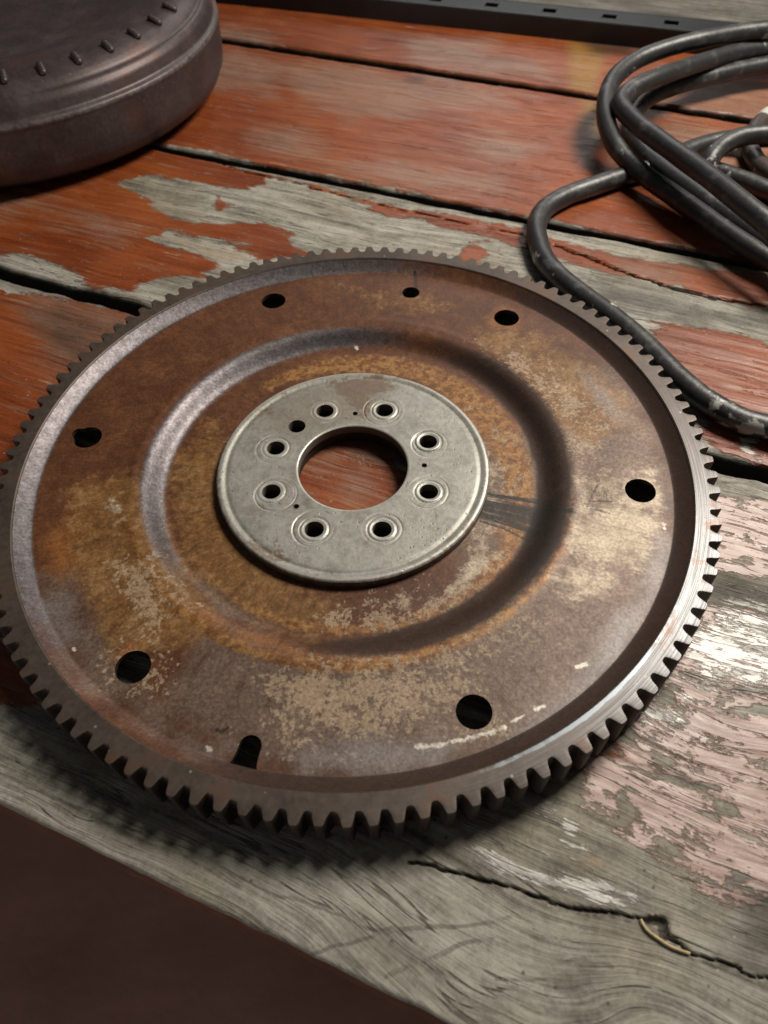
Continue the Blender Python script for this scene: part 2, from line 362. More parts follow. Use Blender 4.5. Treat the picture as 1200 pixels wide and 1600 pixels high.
def mat_hub():
    n = NT('grey_hub_steel'); g = n.noise(420, 5, .65); m = n.noise(70, 5, .62); b = n.noise(20, 3, .5)
    col = n.ramp(n.math('ADD', n.math('MULTIPLY', g, .45), n.math('MULTIPLY', m, .55)),
                 [(.30, (.17, .163, .14)), (.5, (.29, .285, .255)), (.70, (.385, .38, .345))])
    pits = n.step(n.voro(260), .17, .06)
    keep = n.step(n.noise(60, 4, .6, n.map(loc=(3, 3, 3))), .38, .58)
    col = n.mix(n.math('MULTIPLY', n.math('MULTIPLY', pits, keep), .8), col, (.085, .05, .035))
    rust = n.wear('rust', n.math('ADD', n.math('MULTIPLY', n.noise(250, 5, .7), .6), n.math('MULTIPLY', m, .4)), 1.9, .08)
    sm_ = n.math('MULTIPLY', n.step(n.noise(55, 6, .75, n.map(loc=(9, 3, 1))), .52, .66), .38)
    col = n.mix(sm_, col, (.17, .14, .10))
    col = n.mix(n.math('MULTIPLY', rust, .8), col, n.mix(g, (.10, .055, .036), (.20, .135, .10)))
    stain = n.math('MULTIPLY', n.wear('stain', m, .8, .3), .5)
    col = n.mix(stain, col, (.16, .125, .085))
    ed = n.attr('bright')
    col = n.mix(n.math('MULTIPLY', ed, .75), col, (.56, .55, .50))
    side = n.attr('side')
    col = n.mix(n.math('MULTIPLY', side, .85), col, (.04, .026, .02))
    n.bs(col=col, rough=n.lerp(ed, n.lerp(g, .40, .56), .30), metal=n.lerp(side, .35, .1),
         normal=n.bump(n.math('SUBTRACT', n.math('ADD', g, n.math('MULTIPLY', m, .6)), n.math('MULTIPLY', pits, .8)), .30, .0005))
    return n.m
WOOD = mat_wood(); DISC = mat_disc(); RING = mat_ring(); HUB = mat_hub()

# ------------------------------------------------------------------ setting: floor and table
ZT = -0.022
fl, ff = box(-4, 4, -4, 4, -0.79, -0.75)
def mat_floor():
    n = NT('dark_red_floor_paint'); b = n.noise(3.5, 5, .6); s = n.noise(1, 4, .6, n.map((4, 14, 1)))
    col = n.ramp(n.math('ADD', n.math('MULTIPLY', b, .6), n.math('MULTIPLY', s, .4)),
                 [(.32, (.15, .070, .052)), (.55, (.235, .115, .088)), (.75, (.33, .175, .135))])
    n.bs(col=col, rough=n.lerp(b, .5, .8), normal=n.bump(n.noise(60, 4), .2, .003)); return n.m
tag(mesh('floor', fl, ff, mat_floor(), smooth=False), kind='structure')

PA = math.radians(-28.0); UX = np.array([math.cos(PA), math.sin(PA)]); NX = np.array([-math.sin(PA), math.cos(PA)])
table = tag(empty('table', (0.0, 0.2, -0.75)), 'weathered plank table top with worn orange-red varnish under everything else', 'table')
M_EDGE = WOOD
# measured wear, with some painted shade and glints, photo pixels on the table top
RED = {
 'a': [[(250,-60),(700,-60),(1300,20),(1300,200),(780,135),(330,70)]],
 'b': [[(180,40),(330,60),(800,130),(1300,205),(1300,440),(780,328),(300,232),(100,190)]],
 'c': [[(-200,180),(222,222),(383,262),(560,306),(800,356),(960,402),(1300,440),(1300,495),(1180,480),(1020,440),(900,408),(800,385),(720,362),(600,325),(520,300),(430,278),(390,295),(335,292),(240,276),(195,285),(215,305),(265,345),(330,350),(400,345),(455,365),(470,395),(420,405),(360,378),(260,358),(215,368),(265,385),(310,395),(335,428),(290,432),(262,432),(205,458),(165,452),(100,418),(55,402),(-60,395),(-250,380)],
       [(722,392),(745,380),(765,388),(762,412),(745,418),(728,408)],
       [(985,512),(1075,507),(1120,520),(1250,555),(1300,760),(1200,735),(1110,708),(1060,600)],
       [(330,320),(350,305),(352,320),(336,332)],[(570,320),(610,325),(650,338),(620,340)],[(640,335),(740,352),(760,362),(700,360)]],
 'd': [[(-300,430),(0,452),(225,496),(150,570),(90,660),(40,740),(0,850),(20,1000),(60,1060),(55,1105),(20,1112),(-80,1100),(-300,1050)],
       [(455,700),(520,690),(590,660),(650,740),(660,800),(560,830),(460,800)],[(150,650),(400,600),(450,900),(200,900)],
       [(900,1175),(940,1150),(960,1165),(915,1210)]],
 'e': [[(760,1478),(775,1462),(820,1462),(828,1470),(800,1482),(775,1486)]],
}
HAZE = {
 'a': [[(330,60),(350,40),(420,55),(430,95),(390,110),(340,78)],[(640,60),(760,60),(770,110),(640,100)],[(745,98),(790,90),(860,100),(850,118),(760,115)],[(990,140),(1100,120),(1250,150),(1250,195),(1020,170)]],
 'b': [[(335,85),(380,80),(440,100),(420,150),(370,135),(330,140),(320,110)],[(430,95),(560,105),(650,130),(660,180),(560,185),(470,150)],
       [(395,205),(470,200),(505,225),(500,245),(440,240),(395,228)],[(500,250),(600,250),(700,265),(790,280),(780,300),(680,300),(560,278)],
       [(735,212),(790,208),(835,225),(830,245),(770,248),(740,235)],[(560,120),(780,140),(800,170),(650,165)],[(1030,180),(1200,215),(1200,330),(1100,300),(1040,230)],[(630,100),(700,95),(760,130),(680,130)]],
 'c': [[(90,332),(160,336),(200,360),(178,380),(130,355)],[(-10,310),(35,300),(80,318),(28,332),(0,340)],[(960,410),(1060,425),(1040,445),(960,425)]],
 'd': [[(40,462),(225,496),(180,560),(120,600),(70,560)],(.7,[(90,600),(140,590),(90,680),(70,660)]),[(470,700),(520,690),(545,720),(500,740)],[(560,690),(640,690),(640,720),(560,715)],[(545,740),(580,735),(570,795),(545,795)]],
 'e': [],
}
PINK = {'a': [], 'b': [], 'c': [], 'e': [],
 'd': [[(1110,770),(1180,775),(1300,800),(1300,900),(1200,905),(1120,895),(1090,850)],
       [(1060,970),(1110,945),(1200,975),(1300,1000),(1300,1380),(1200,1392),(1150,1402),(1095,1378),(1050,1350),(1005,1330),(985,1295),(950,1270),(905,1250),(910,1210),(950,1160),(1010,1080)]]}
UNP = {'d': [[(950,1262),(955,1240),(985,1240),(1002,1275),(990,1296),(965,1290)],[(955,1195),(985,1188),(1050,1200),(1115,1222),(1112,1236),(1060,1230),(1000,1215)],
             [(1022,1312),(1050,1298),(1095,1330),(1098,1352),(1050,1345)],[(1098,1262),(1130,1252),(1165,1265),(1140,1278),(1105,1275)],[(1130,1100),(1180,1092),(1260,1110),(1250,1128),(1160,1118)],
             [(1030,1082),(1060,1075),(1080,1110),(1040,1115)],[(970,1165),(1000,1160),(1070,1175),(1060,1188),(1000,1182)],[(1100,1350),(1140,1345),(1180,1365),(1130,1370)],[(1140,1000),(1230,990),(1230,1010),(1160,1015)],[(1080,1040),(1150,1050),(1140,1060),(1085,1055)],[(1020,1235),(1060,1240),(1055,1252),(1025,1248)]]}
WHITE = {'a': [], 'b': [], 'c': [[(845,330),(862,325),(872,345),(850,350)],[(1140,660),(1170,690),(1180,720),(1150,700)]],
 'd': [[(742,1338),(760,1333),(800,1345),(880,1366),(980,1388),(962,1408),(900,1402),(800,1382),(760,1362)],[(905,1284),(925,1290),(945,1312),(932,1318),(912,1305)],
       [(890,1322),(940,1325),(945,1340),(915,1338),(895,1350)],[(862,1262),(885,1268),(890,1278),(868,1272)],(0.67,[(1040,1000),(1130,950),(1230,960),(1230,1090),(1120,1085),(1040,1060)]),  # weighted patches of this plank: mostly specular glints, painted white
       (0.66,[(1100,920),(1200,930),(1200,965),(1110,960)]),(0.66,[(1000,1080),(1100,1090),(1090,1150),(990,1140)])],
 'e': [(0.7,[(860,1410),(960,1425),(940,1440),(880,1430)])]}
DIRT_SHADE = {'z': [(.66,[(500,-80),(1300,-80),(1300,60),(900,22),(600,-5)])], 'a': [[(905,62),(960,55),(1000,68),(985,88),(925,85)]],
 'b': [(0.75,[(915,180),(960,180),(1000,260),(960,262),(925,235)]),[(640,118),(660,120),(655,128),(640,125)]],  # first patch paints the coil's cast shadow into the wood
 'c': [(0.68,[(880,420),(960,425),(1080,465),(1250,495),(1250,540),(1120,520),(1000,500),(920,470)]),(0.6,[(950,395),(1100,410),(1060,440),(960,420)])],
 'd': [(0.58,[(20,450),(235,490),(200,560),(130,610),(60,560)]),(0.72,[(1085,905),(1150,895),(1210,915),(1250,960),(1130,955),(1085,940)]),
       (0.66,[(640,1330),(760,1370),(900,1425),(1030,1440),(1000,1400),(760,1330)]),(0.74,[(1140,1385),(1260,1360),(1260,1560),(1180,1530),(1130,1500)]),[(575,660),(620,680),(630,705),(590,712),(560,690)]],  # last patch paints the shadow seen through the hub hole
 'e': [(0.62,[(640,1380),(800,1420),(900,1450),(820,1500),(700,1480)]),(0.6,[(900,1500),(1060,1520),(1040,1600),(900,1600)]),(0.55,[(0,1150),(200,1260),(420,1370),(380,1400),(100,1270)])]}
TAN = {'a': [], 'b': [], 'c': [(.5,[(215,365),(262,362),(330,378),(400,395),(400,410),(340,420),(300,395)])], 'd': [[(35,598),(48,588),(50,610),(18,625),(14,615)],[(910,1345),(945,1340),(940,1350),(915,1352)]],
 'e': [[(930,1585),(950,1570),(990,1575),(995,1592),(960,1598)],(0.6,[(0,1230),(250,1340),(560,1480),(700,1590),(500,1530),(200,1370),(0,1262)])]}
YELLOW = {'a': [(0.55,[(880,60),(960,70),(940,150),(880,140)])], 'b': [(0.6,[(900,150),(950,160),(960,220),(930,230),(905,200)])], 'c': [], 'd': [], 'e': [],
          'z': [(.62,[(640,-40),(760,-5),(900,5),(960,22),(830,12),(700,0)])]}
CRACKS = [(1.15,[(640,1348),(725,1366),(825,1396),(900,1420),(1000,1433),(1035,1437),(1040,1466)]),(2.6,[(1008,1437),(1036,1440),(1040,1466)]),(.95,[(1040,1466),(1080,1490),(1150,1506),(1162,1522),(1230,1540)]),
          (1.1,[(340,254),(383,267),(592,320),(800,364),(866,382)]),(2.4,[(866,382),(960,419),(1058,452),(1120,466),(1230,482)])]
KNOTS = [((790,1640), .024, .045), ((1030,1570), -.010, .020), ((620,330), .010, .03), ((560,80), .012, .05), ((1130,1180), .010, .03), ((980,340), .010, .04)]
CHECKS = [(1.2,[(600,1463),(650,1452),(700,1446),(760,1440),(800,1434)]),(1.3,[(600,1528),(660,1500),(730,1472),(770,1462)]),(1.3,[(487,1488),(530,1480),(565,1466),(612,1453)]),
          (1.0,[(-60,1185),(0,1210),(60,1240),(175,1285),(300,1335),(420,1392),(565,1446),(640,1470)]),(1.5,[(-60,1110),(0,1140),(50,1166)]),
          (1.0,[(920,412),(925,430),(918,442)]),(1.1,[(780,1530),(830,1532),(868,1528)]),(1.0,[(870,1500),(920,1498),(960,1508)]),(1.0,[(150,1180),(260,1250),(330,1290)]),(1.2,[(1120,752),(1160,756),(1210,766)]),(1.0,[(930,1180),(1000,1195),(1090,1204)])]

def plank(n0, n1, key, du=.0016, ur=(-.66, .30), taper=0.0, far=False):
    U = np.concatenate([np.linspace(-1.0, ur[0], 16)[:-1], np.arange(ur[0], ur[1], du), np.linspace(ur[1], .85, 16)])
    nv = int(round((n1-n0)/du)); Vv = np.linspace(n0, n1, nv+1)
    GU, GV = np.meshgrid(U, Vv, indexing='ij')
    # ragged, rounded long edges
    e0 = (fbm(U*60, U*0+n0*90, 3)-.47)*.0042; e1 = (fbm(U*60, U*0+n1*90, 5)-.47)*.0042
    tt = (GV-n0)/(n1-n0)
    GV = GV + (1-tt)**6*e0[:, None]*(.45 if key == 'd' else 1) + tt**6*(e1+taper*(U-.0))[:, None]
    dd = np.minimum(GV-GV[:, :1], GV[:, -1:]-GV); rr = .0014 if key == 'd' else .0022
    zz = -np.where(dd < rr, rr-np.sqrt(np.maximum(rr*rr-(rr-dd)**2, 0)), 0)*.85
    zz = zz - .0011*(fbm(GU*7, GV*55, 11)-.47) - .0007*(fbm(GU*40, GV*260, 21, 3)-.47)
    X = UX[0]*GU+NX[0]*GV; Y = UX[1]*GU+NX[1]*GV
    xf, yf = X.ravel(), Y.ravel()
    gu, gv = GU.ravel(), GV.ravel()
    wu = (fbm(gu*22, gv*70, 51)-.47)*.034; wv_ = (fbm(gu*30, gv*110, 57)-.47)*.016 + (fbm(gu*130, gv*300, 59, 3)-.44)*.005
    xw = xf+UX[0]*wu+NX[0]*wv_; yw = yf+UX[1]*wu+NX[1]*wv_
    at = {}
    at['red'] = region(xw, yw, ZT, RED.get(key, []), .011)
    ed = np.minimum(tt, 1-tt).ravel()*(n1-n0)
    at['pink'] = region(xw, yw, ZT, PINK.get(key, []), .010)
    for q in UNP.get(key, []):
        at['pink'] = np.minimum(at['pink'], 1-.88*region(xw, yw, ZT, [q], .009))
    at['haze'] = region(xw, yw, ZT, HAZE.get(key, []), .026)
    at['white'] = region(xw, yw, ZT, WHITE.get(key, []), .008)
    at['dirt_shade'] = region(xf, yf, ZT, DIRT_SHADE.get(key, []), .018)
    at['dirt_shade'] = np.maximum(at['dirt_shade'], .62*np.clip(1-ed/.006, 0, 1)*(1 if key != 'd' else (tt.ravel() > .5)))
    at['tan'] = region(xf, yf, ZT, TAN.get(key, []), .006)
    at['yellow'] = region(xf, yf, ZT, YELLOW.get(key, []), .012)
    jx = (fbm(xf*90, yf*90, 31)-.47)*.004; jy = (fbm(xf*90, yf*90, 37)-.47)*.004
    for nm, LST in (('crack', CRACKS), ('check', CHECKS)):
        cr = np.zeros(len(xf))
        for wd, pts in LST:
            L_ = P(pts, ZT)[:, :2]; m_ = .012
            k_ = np.where((xf > L_[:, 0].min()-m_) & (xf < L_[:, 0].max()+m_) & (yf > L_[:, 1].min()-m_) & (yf < L_[:, 1].max()+m_))[0]
            if len(k_):
                wv = wd*(.72+.6*fbm(xf[k_]*70, yf[k_]*70, 41))
                cr[k_] = np.maximum(cr[k_], np.clip(.5+(wv*.0005-seg_d(xf[k_]+jx[k_], yf[k_]+jy[k_], L_))/.008, 0, 1))
        at[nm] = cr
    cr = at['crack']
    wp = np.zeros(len(xf))
    for (kx, ky), amp, rad_ in KNOTS:
        q = P([(kx, ky)], ZT)[0]; du_ = (xf-q[0])*UX[0]+(yf-q[1])*UX[1]; dv_ = (xf-q[0])*NX[0]+(yf-q[1])*NX[1]
        wp += amp*np.exp(-(du_/(rad_*1.5))**2-(dv_/rad_)**2)
    at['warp'] = wp
    at['dull'] = np.zeros(len(xf)) if key in 'de' else np.full(len(xf), .06)
    zz = zz - (.0026*np.clip((cr-.465)/.09, 0, 1)).reshape(zz.shape)
    if key == 'd':   # a splintered layer: the near side of the long split lies lower
        q = P([(500,1300),(640,1348),(725,1366),(825,1396),(900,1420),(1000,1433),(1038,1440),(1042,1466),(1080,1490),(1150,1506),(1162,1522),(1400,1580),(900,1900),(-200,1300)], ZT)[:, :2]
        s = poly_sd(xf+jx, yf+jy, q); fade = np.clip((xf-P([(560,1320)], ZT)[0, 0])/.03, 0, 1)
        zz = zz - (.0011*fade*np.clip(s/.0016, 0, 1)).reshape(zz.shape)
    nu, nw = GU.shape
    top = np.stack([GU, GV, zz], -1)
    low = -.036
    sk0 = np.stack([GU[:, 0], GV[:, 0], np.full(nu, low)], -1); sk1 = np.stack([GU[:, -1], GV[:, -1], np.full(nu, low)], -1)
    s0b = sk0.copy(); s0b[:, 2] = -.0042; s1b = sk1.copy(); s1b[:, 2] = -.0042
    allv = np.concatenate([sk0[:, None], s0b[:, None], top, s1b[:, None], sk1[:, None]], 1); W = nw+4
    # the front face keeps red paint, as the strip under the edge shows
    def padded(k_, a):
        a = a.reshape(nu, nw); one = np.ones((nu, 1))
        front = one*({'red': .72, 'dirt_shade': .62}.get(k_, 0.0) if key == 'd' else {'dirt_shade': 2.2}.get(k_, 0.0))
        back = one*({'dirt_shade': 2.2}.get(k_, 0.0))  # gap walls painted near black in place of shade
        return np.concatenate([front, front, a, back, back], 1).ravel()
    at = {k_: padded(k_, a) for k_, a in at.items()}
    i = np.arange(nu-1)[:, None]; j = np.arange(W-1)[None]
    a = i*W+j; Q = np.stack([a, a+W, a+W+1, a+1], -1).reshape(-1, 4)
    bq = np.stack([np.arange(nu-1)*W, np.arange(nu-1)*W+W-1, (np.arange(nu-1)+1)*W+W-1, (np.arange(nu-1)+1)*W], -1)
    o = mesh('plank', allv.reshape(-1, 3), [Q, bq], WOOD, None, True, at, 50)
    # end caps
    o.rotation_euler = (0, 0, PA); o.location = (0, 0, ZT)
    o.parent = table; o.matrix_parent_inverse = Matrix.Translation((-0.0, -0.2, 0.75))
    return o
plank(-.205, .0773, 'd', .0009, (-.36, .27))
plank(.0878, .2638, 'c', .0015, (-.52, .30))
plank(.2720, .4630, 'b', .0017, (-.62, .28))
plank(.4740, .640, 'a', .0019, (-.70, .26))
plank(.650, .735, 'z', .003, (-.75, .30))
def part(name, b, mat, parent, rz=PA, sm=False):
    o = mesh(name, *b, mat, None, sm); o.rotation_euler = (0, 0, rz); o.parent = parent
    o.matrix_parent_inverse = Matrix.Translation(-Vector(parent.location)); return o
BEAM = mat_flat('old_brown_timber', (.10, .055, .035), .8, scale=30, bump=.4, bd=.002)
for u in (-.7, .6): part('bearer', box(u-.03, u+.03, -.19, .72, -.13, -.0585), BEAM, table)
for u in (-.7, .6):
    for v in (-.15, .68): part('leg', box(u-.028, u+.028, v-.028, v+.028, -.75, -.1305), BEAM, table)

# ------------------------------------------------------------------ flywheel
fly = tag(empty('flywheel', (0, 0, 0)), 'rusty round flywheel plate with a toothed ring gear and grey hub lying on the planks', 'flywheel')
def holed_annulus(radii, na, ztop, zbot, sdf):
    """polar sheet with holes cut along the zero line of sdf, thickness between ztop(r..) and zbot"""
    th = np.arange(na)*2*math.pi/na; R, T = np.meshgrid(radii, th, indexing='ij')
    X = R*np.cos(T); Y = R*np.sin(T); s = sdf(X, Y); dead = s < 0
    ring = lambda A: np.roll(A, 1, 1) | np.roll(A, -1, 1)
    d2 = dead | ring(dead); d3 = d2.copy(); d3[1:] |= d2[:-1]; d3[:-1] |= d2[1:]
    bnd = d3 & ~dead
    e = 2e-5
    for _ in range(3):
        s = sdf(X, Y); gx = (sdf(X+e, Y)-s)/e; gy = (sdf(X, Y+e)-s)/e
        g = gx*gx+gy*gy+1e-9
        X = np.where(bnd, X-s*gx/g, X); Y = np.where(bnd, Y-s*gy/g, Y)
    nr = len(radii); idx = np.arange(nr*na).reshape(nr, na)
    a = idx[:-1]; b = idx[1:]; Q = np.stack([a, b, np.roll(b, -1, 1), np.roll(a, -1, 1)], -1).reshape(-1, 4)
    Q = Q[~dead.ravel()[Q].any(1)]
    used = np.unique(Q); rm = np.full(nr*na, -1); rm[used] = np.arange(len(used)); Q = rm[Q]
    x = X.ravel()[used]; y = Y.ravel()[used]; n = len(used)
    Vt = np.stack([x, y, ztop(x, y)], -1); Vb = np.stack([x, y, zbot(x, y)], -1)
    E = np.concatenate([Q[:, [0, 1]], Q[:, [1, 2]], Q[:, [2, 3]], Q[:, [3, 0]]])
    key = np.sort(E, 1); kk = key[:, 0].astype(np.int64)*n+key[:, 1]
    u, inv, cnt = np.unique(kk, return_inverse=True, return_counts=True); E = E[cnt[inv.ravel()] == 1]
    # own verts for the walls so that the rims stay crisp
    wv = np.unique(E); wm = np.full(n, -1); wm[wv] = np.arange(len(wv)); m = len(wv)
    V = np.concatenate([Vt, Vb, Vt[wv], Vb[wv]])
    W = np.stack([wm[E[:, 1]]+2*n, wm[E[:, 0]]+2*n, wm[E[:, 0]]+2*n+m, wm[E[:, 1]]+2*n+m], -1)
    part_id = np.concatenate([np.zeros(n), np.ones(n), np.full(2*m, 2)])
    return V, np.concatenate([Q, Q[:, ::-1]+n, W]), part_id
def pol(r, deg): return r*math.cos(math.radians(deg)), r*math.sin(math.radians(deg))
ZD, ZC = -.0062, -.0136
def sm(x): x = np.clip(x, 0, 1); return x*x*x*(x*(6*x-15)+10)
def sm2(x): x = np.clip(x, 0, 1); return x*x*(3-2*x)
def ztop(x, y):
    r = np.hypot(x, y)
    z = np.where(r < 130, ZC+(ZD-ZC)*sm((r-.0945)/(.1105-.0945)), 0)
    z = z + np.where(r > .1585, (-.0009-ZD)*np.clip((r-.1598)/(.1672-.1598), 0, 1)**1.25, 0)
    z = z + .0005*np.exp(-((r-.113)/.0028)**2)
    return z + .0003*(fbm(x*25, y*25, 9)-.47)
holes = [(*pol(.144, 45.9-60*k), .00745) for k in range(6)]
holes[3] = (*P([(208,1042)], ZD)[0, :2], .0077)
small = [(*P([(642,457)], ZD)[0, :2], .0054)]
notch = (*P([(123,677)], ZD)[0, :2], .0035)
slot_a = P([(391,1166)], ZD)[0, :2]; slot_b = np.array(pol(.1625, -109.6))
def disc_sdf(x, y):
    s = np.full(x.shape, 1.0)
    for cx, cy, rr in holes+small+[notch]: s = np.minimum(s, np.hypot(x-cx, y-cy)-rr)
    ex, ey = slot_b-slot_a; t = np.clip(((x-slot_a[0])*ex+(y-slot_a[1])*ey)/(ex*ex+ey*ey), 0, 1)
    s = np.minimum(s, np.maximum(np.hypot(x-slot_a[0]-ex*t, y-slot_a[1]-ey*t)-(.0046+.0022*t**3), np.hypot(x, y)-.1602))
    return s
radii = np.concatenate([np.arange(.0615, .0935, .0011), np.arange(.0935, .1125, .0007), np.arange(.1125, .1585, .0009), np.arange(.1585, .1671, .0007), [.1672]])
V, Q, pid = holed_annulus(radii, 1000, ztop, lambda x, y: ztop(x, y)-.0024, disc_sdf)
x, y = V[:, 0], V[:, 1]; r = np.hypot(x, y); ang = np.degrees(np.arctan2(y, x))
A = {}
A['mauve'] = region(x, y, ZD, [[(700,780),(830,640),(960,560),(1060,760),(1050,900),(950,1070),(800,1180),(600,1215),(420,1205),(250,1120),(330,960),(480,1020),(640,1010),(760,950)],
                               [(60,900),(110,900),(230,1090),(340,1180),(250,1160),(120,1050)],[(775,670),(830,680),(842,760),(790,775),(772,730)],[(300,900),(380,900),(440,960),(340,960)]], .02)
A['gold'] = region(x, y, ZD, [[(110,770),(190,735),(250,760),(270,850),(320,940),(335,970),(290,1010),(180,1020),(140,940),(115,860)],[(740,520),(830,520),(910,560),(970,620),(985,670),(920,690),(870,660),(830,600),(780,560)],
                              [(262,700),(330,640),(370,760),(430,880),(520,930),(480,985),(360,930),(280,850)],[(690,590),(760,620),(800,690),(780,700),(720,640)],(.55,[(520,440),(700,450),(740,500),(560,500)])], .016)
A['orange'] = region(x, y, ZD, [[(300,950),(360,975),(480,1015),(600,1022),(700,990),(710,1005),(600,1040),(450,1030),(330,985)],[(690,575),(760,600),(815,650),(800,700),(770,690),(730,640)],[(872,770),(890,770),(880,860),(860,880)],
                                [(760,870),(835,840),(800,910),(740,940)],(0.75,[(60,840),(110,800),(130,880),(100,920),(70,890)]),[(225,1010),(190,1000),(180,1030),(215,1020)],[(770,510),(808,510),(812,494),(788,480),(765,494)]], .010)
A['tan'] = region(x, y, ZD, [(.80,[(430,1050),(480,1035),(540,1050),(620,1040),(700,1040),(720,1070),(680,1110),(600,1110),(520,1140),(440,1170),(405,1130)]),(.62,[(380,1020),(560,1010),(760,1010),(800,1060),(720,1140),(560,1180),(400,1190)]),
                             (.74,[(520,930),(640,915),(750,880),(800,850),(770,920),(660,970),(560,985),(480,960)]),(.75,[(860,690),(920,672),(945,698),(905,735),(868,718)]),(.66,[(740,540),(820,540),(900,590),(960,640),(940,680),(860,650),(790,590)]),
                             (.80,[(700,1085),(740,1078),(785,1100),(780,1150),(720,1145),(695,1120)]),(.66,[(140,880),(250,850),(300,960),(270,1030),(200,1010)]),(.85,[(900,740),(960,735),(960,790),(900,780)]),(.72,[(160,1010),(240,1000),(290,1040),(240,1075),(180,1070)]),
                             (.64,[(640,1020),(840,930),(880,960),(760,1060),(660,1080)]),(.6,[(700,590),(800,640),(830,720),(780,860),(700,900),(750,700)])], .016)
A['pale'] = region(x, y, ZD, [(.95,[(960,748),(985,735),(1018,740),(1034,770),(1030,800),(990,800),(960,780)]),(.78,[(905,800),(960,780),(1025,800),(1030,845),(1000,890),(950,900),(900,880),(880,850)]),(.72,[(870,870),(930,880),(985,890),(950,950),(890,945),(850,920)]),(.62,[(880,720),(940,750),(950,800),(890,860),(880,780)]),
                              (.9,[(752,660),(768,680),(778,740),(775,790),(762,840),(740,850),(765,770)]),(.72,[(700,880),(770,840),(800,860),(740,910),(690,920)]),(.62,[(590,915),(700,905),(690,935),(600,940)]),
                              (.60,[(150,760),(200,770),(190,870),(160,850)])], .014)
A['steel'] = region(x, y, ZD, [[(1050,860),(1035,920),(960,1050),(830,1160),(800,1165),(900,1070),(960,960),(1000,940),(1030,840)],[(460,1180),(560,1160),(640,1165),(700,1170),(680,1200),(480,1205)],[(65,940),(100,940),(120,1000),(100,1010),(70,970)],
                               (.8,[(905,570),(940,600),(985,660),(970,670),(930,630)]),(.7,[(250,1120),(330,1170),(400,1150),(350,1190),(290,1180)])], .012)
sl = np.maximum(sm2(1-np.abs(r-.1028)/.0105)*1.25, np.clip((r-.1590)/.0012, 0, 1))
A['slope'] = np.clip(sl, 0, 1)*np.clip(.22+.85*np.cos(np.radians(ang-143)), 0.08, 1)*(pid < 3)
# rust plus painted shade on outer groove and step, near side and right
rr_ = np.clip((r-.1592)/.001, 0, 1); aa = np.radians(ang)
A['rust_shade'] = rr_*np.clip(.35+1.3*np.cos(aa-math.radians(-33)), 0, 1)+np.clip(1.5-np.abs(r-.1025)/.008, 0, 1)*np.clip(.30+1.1*np.cos(aa-math.radians(-25)), 0, 1)
A['wall'] = 1.0*(pid == 2)*(r < .160)  # hole walls darkened to stand in for the shade inside
A['scratch_glint'] = strokes(x, y, ZD, [(1.7,[(652,1167),(680,1166),(700,1161)]),(1.25,[(700,1161),(760,1146),(788,1136)]),(1.0,[(800,1127),(818,1118)]),(1.1,[(835,1109),(850,1103)]),(1.7,[(902,1042),(916,1038)]),(1.1,[(1037,816),(1038,826)]),(1.5,[(555,528),(558,530)]),(1.1,[(114,1013),(118,1016)]),(1.2,[(322,1168),(328,1172)])])  # scratches, plus one small painted glint
A['ink'] = strokes(x, y, ZD, [(2.2,[(760,784),(800,788),(850,800),(880,806)]),(1.6,[(758,792),(800,800),(846,818)]),(1.3,[(752,800),(790,812),(832,834)]),(1.1,[(764,774),(800,780),(840,792)]),(1.0,[(760,787),(820,803)]),
                              (.9,[(934,757),(926,772),(917,792)]),(.9,[(920,784),(940,783),(957,784)]),(.9,[(922,795),(938,798),(952,802)]),(.8,[(942,760),(946,770),(950,782)]),
                              (1.6,[(338,1140),(346,1144),(356,1137)]),(2.0,[(648,428),(650,450)])])
A['smear'] = strokes(x, y, ZC, [(6.0,[(752,786),(800,794),(850,806)]),(3.0,[(856,806),(890,814)]),(3.6,[(750,802),(790,814),(838,836)]),(3.0,[(762,772),(800,778),(842,786)]),(4.0,[(752,794),(800,806),(845,820)])])
t_ = np.radians(ang)
A['halo'] = np.clip(1.25-np.abs(r-.083)/.0105, 0, 1)*np.clip(.35+.75*np.cos(t_-math.radians(45)), 0, 1)+.8*np.clip(1.2-np.abs(r-.1135)/.005, 0, 1)*np.clip(.25+.8*np.cos(t_-math.radians(-95)), 0, 1)+.7*np.clip(1.2-np.abs(r-.092)/.006, 0, 1)*np.clip(.2+.8*np.cos(t_-math.radians(-85)), 0, 1)
A['grease'] = region(x, y, ZC, [[(838,790),(880,780),(884,850),(850,900),(800,915),(830,850)],(.9,[(752,782),(840,790),(842,830),(790,818),(752,800)])], .008)
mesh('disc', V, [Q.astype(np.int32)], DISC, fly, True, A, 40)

# grey hub plate bolted in the middle, with rings pressed round the bolt holes
ZH = -.0085
bolts = [(*pol(.0432, 62.0-45*k), .0046) for k in range(8)]
for k, px in enumerate([(601,641),(669,690),(670,768),(597,827),(491,827),(424,768),(431,700),(508,642)]): bolts[k] = (*P([px], ZH)[0, :2], .0047)
extra = [(*P([(464,666)], ZH)[0, :2], .0046)]
pins = [(*P([q], ZH)[0, :2], .0014) for q in ((555,646),(663,727),(463,791))]
def hub_sdf(x, y):
    s = np.full(x.shape, 1.0)
    for cx, cy, rr in bolts+extra+pins: s = np.minimum(s, np.hypot(x-cx, y-cy)-rr)
    return s
boff = [(rng.normal(0, .0010), rng.normal(0, .0010), rng.uniform(.0082, .0108)) for _ in bolts]; bamp = [(rng.uniform(.3, 1.2), rng.uniform(.2, 1.2), rng.uniform(0, 6)) for _ in bolts]
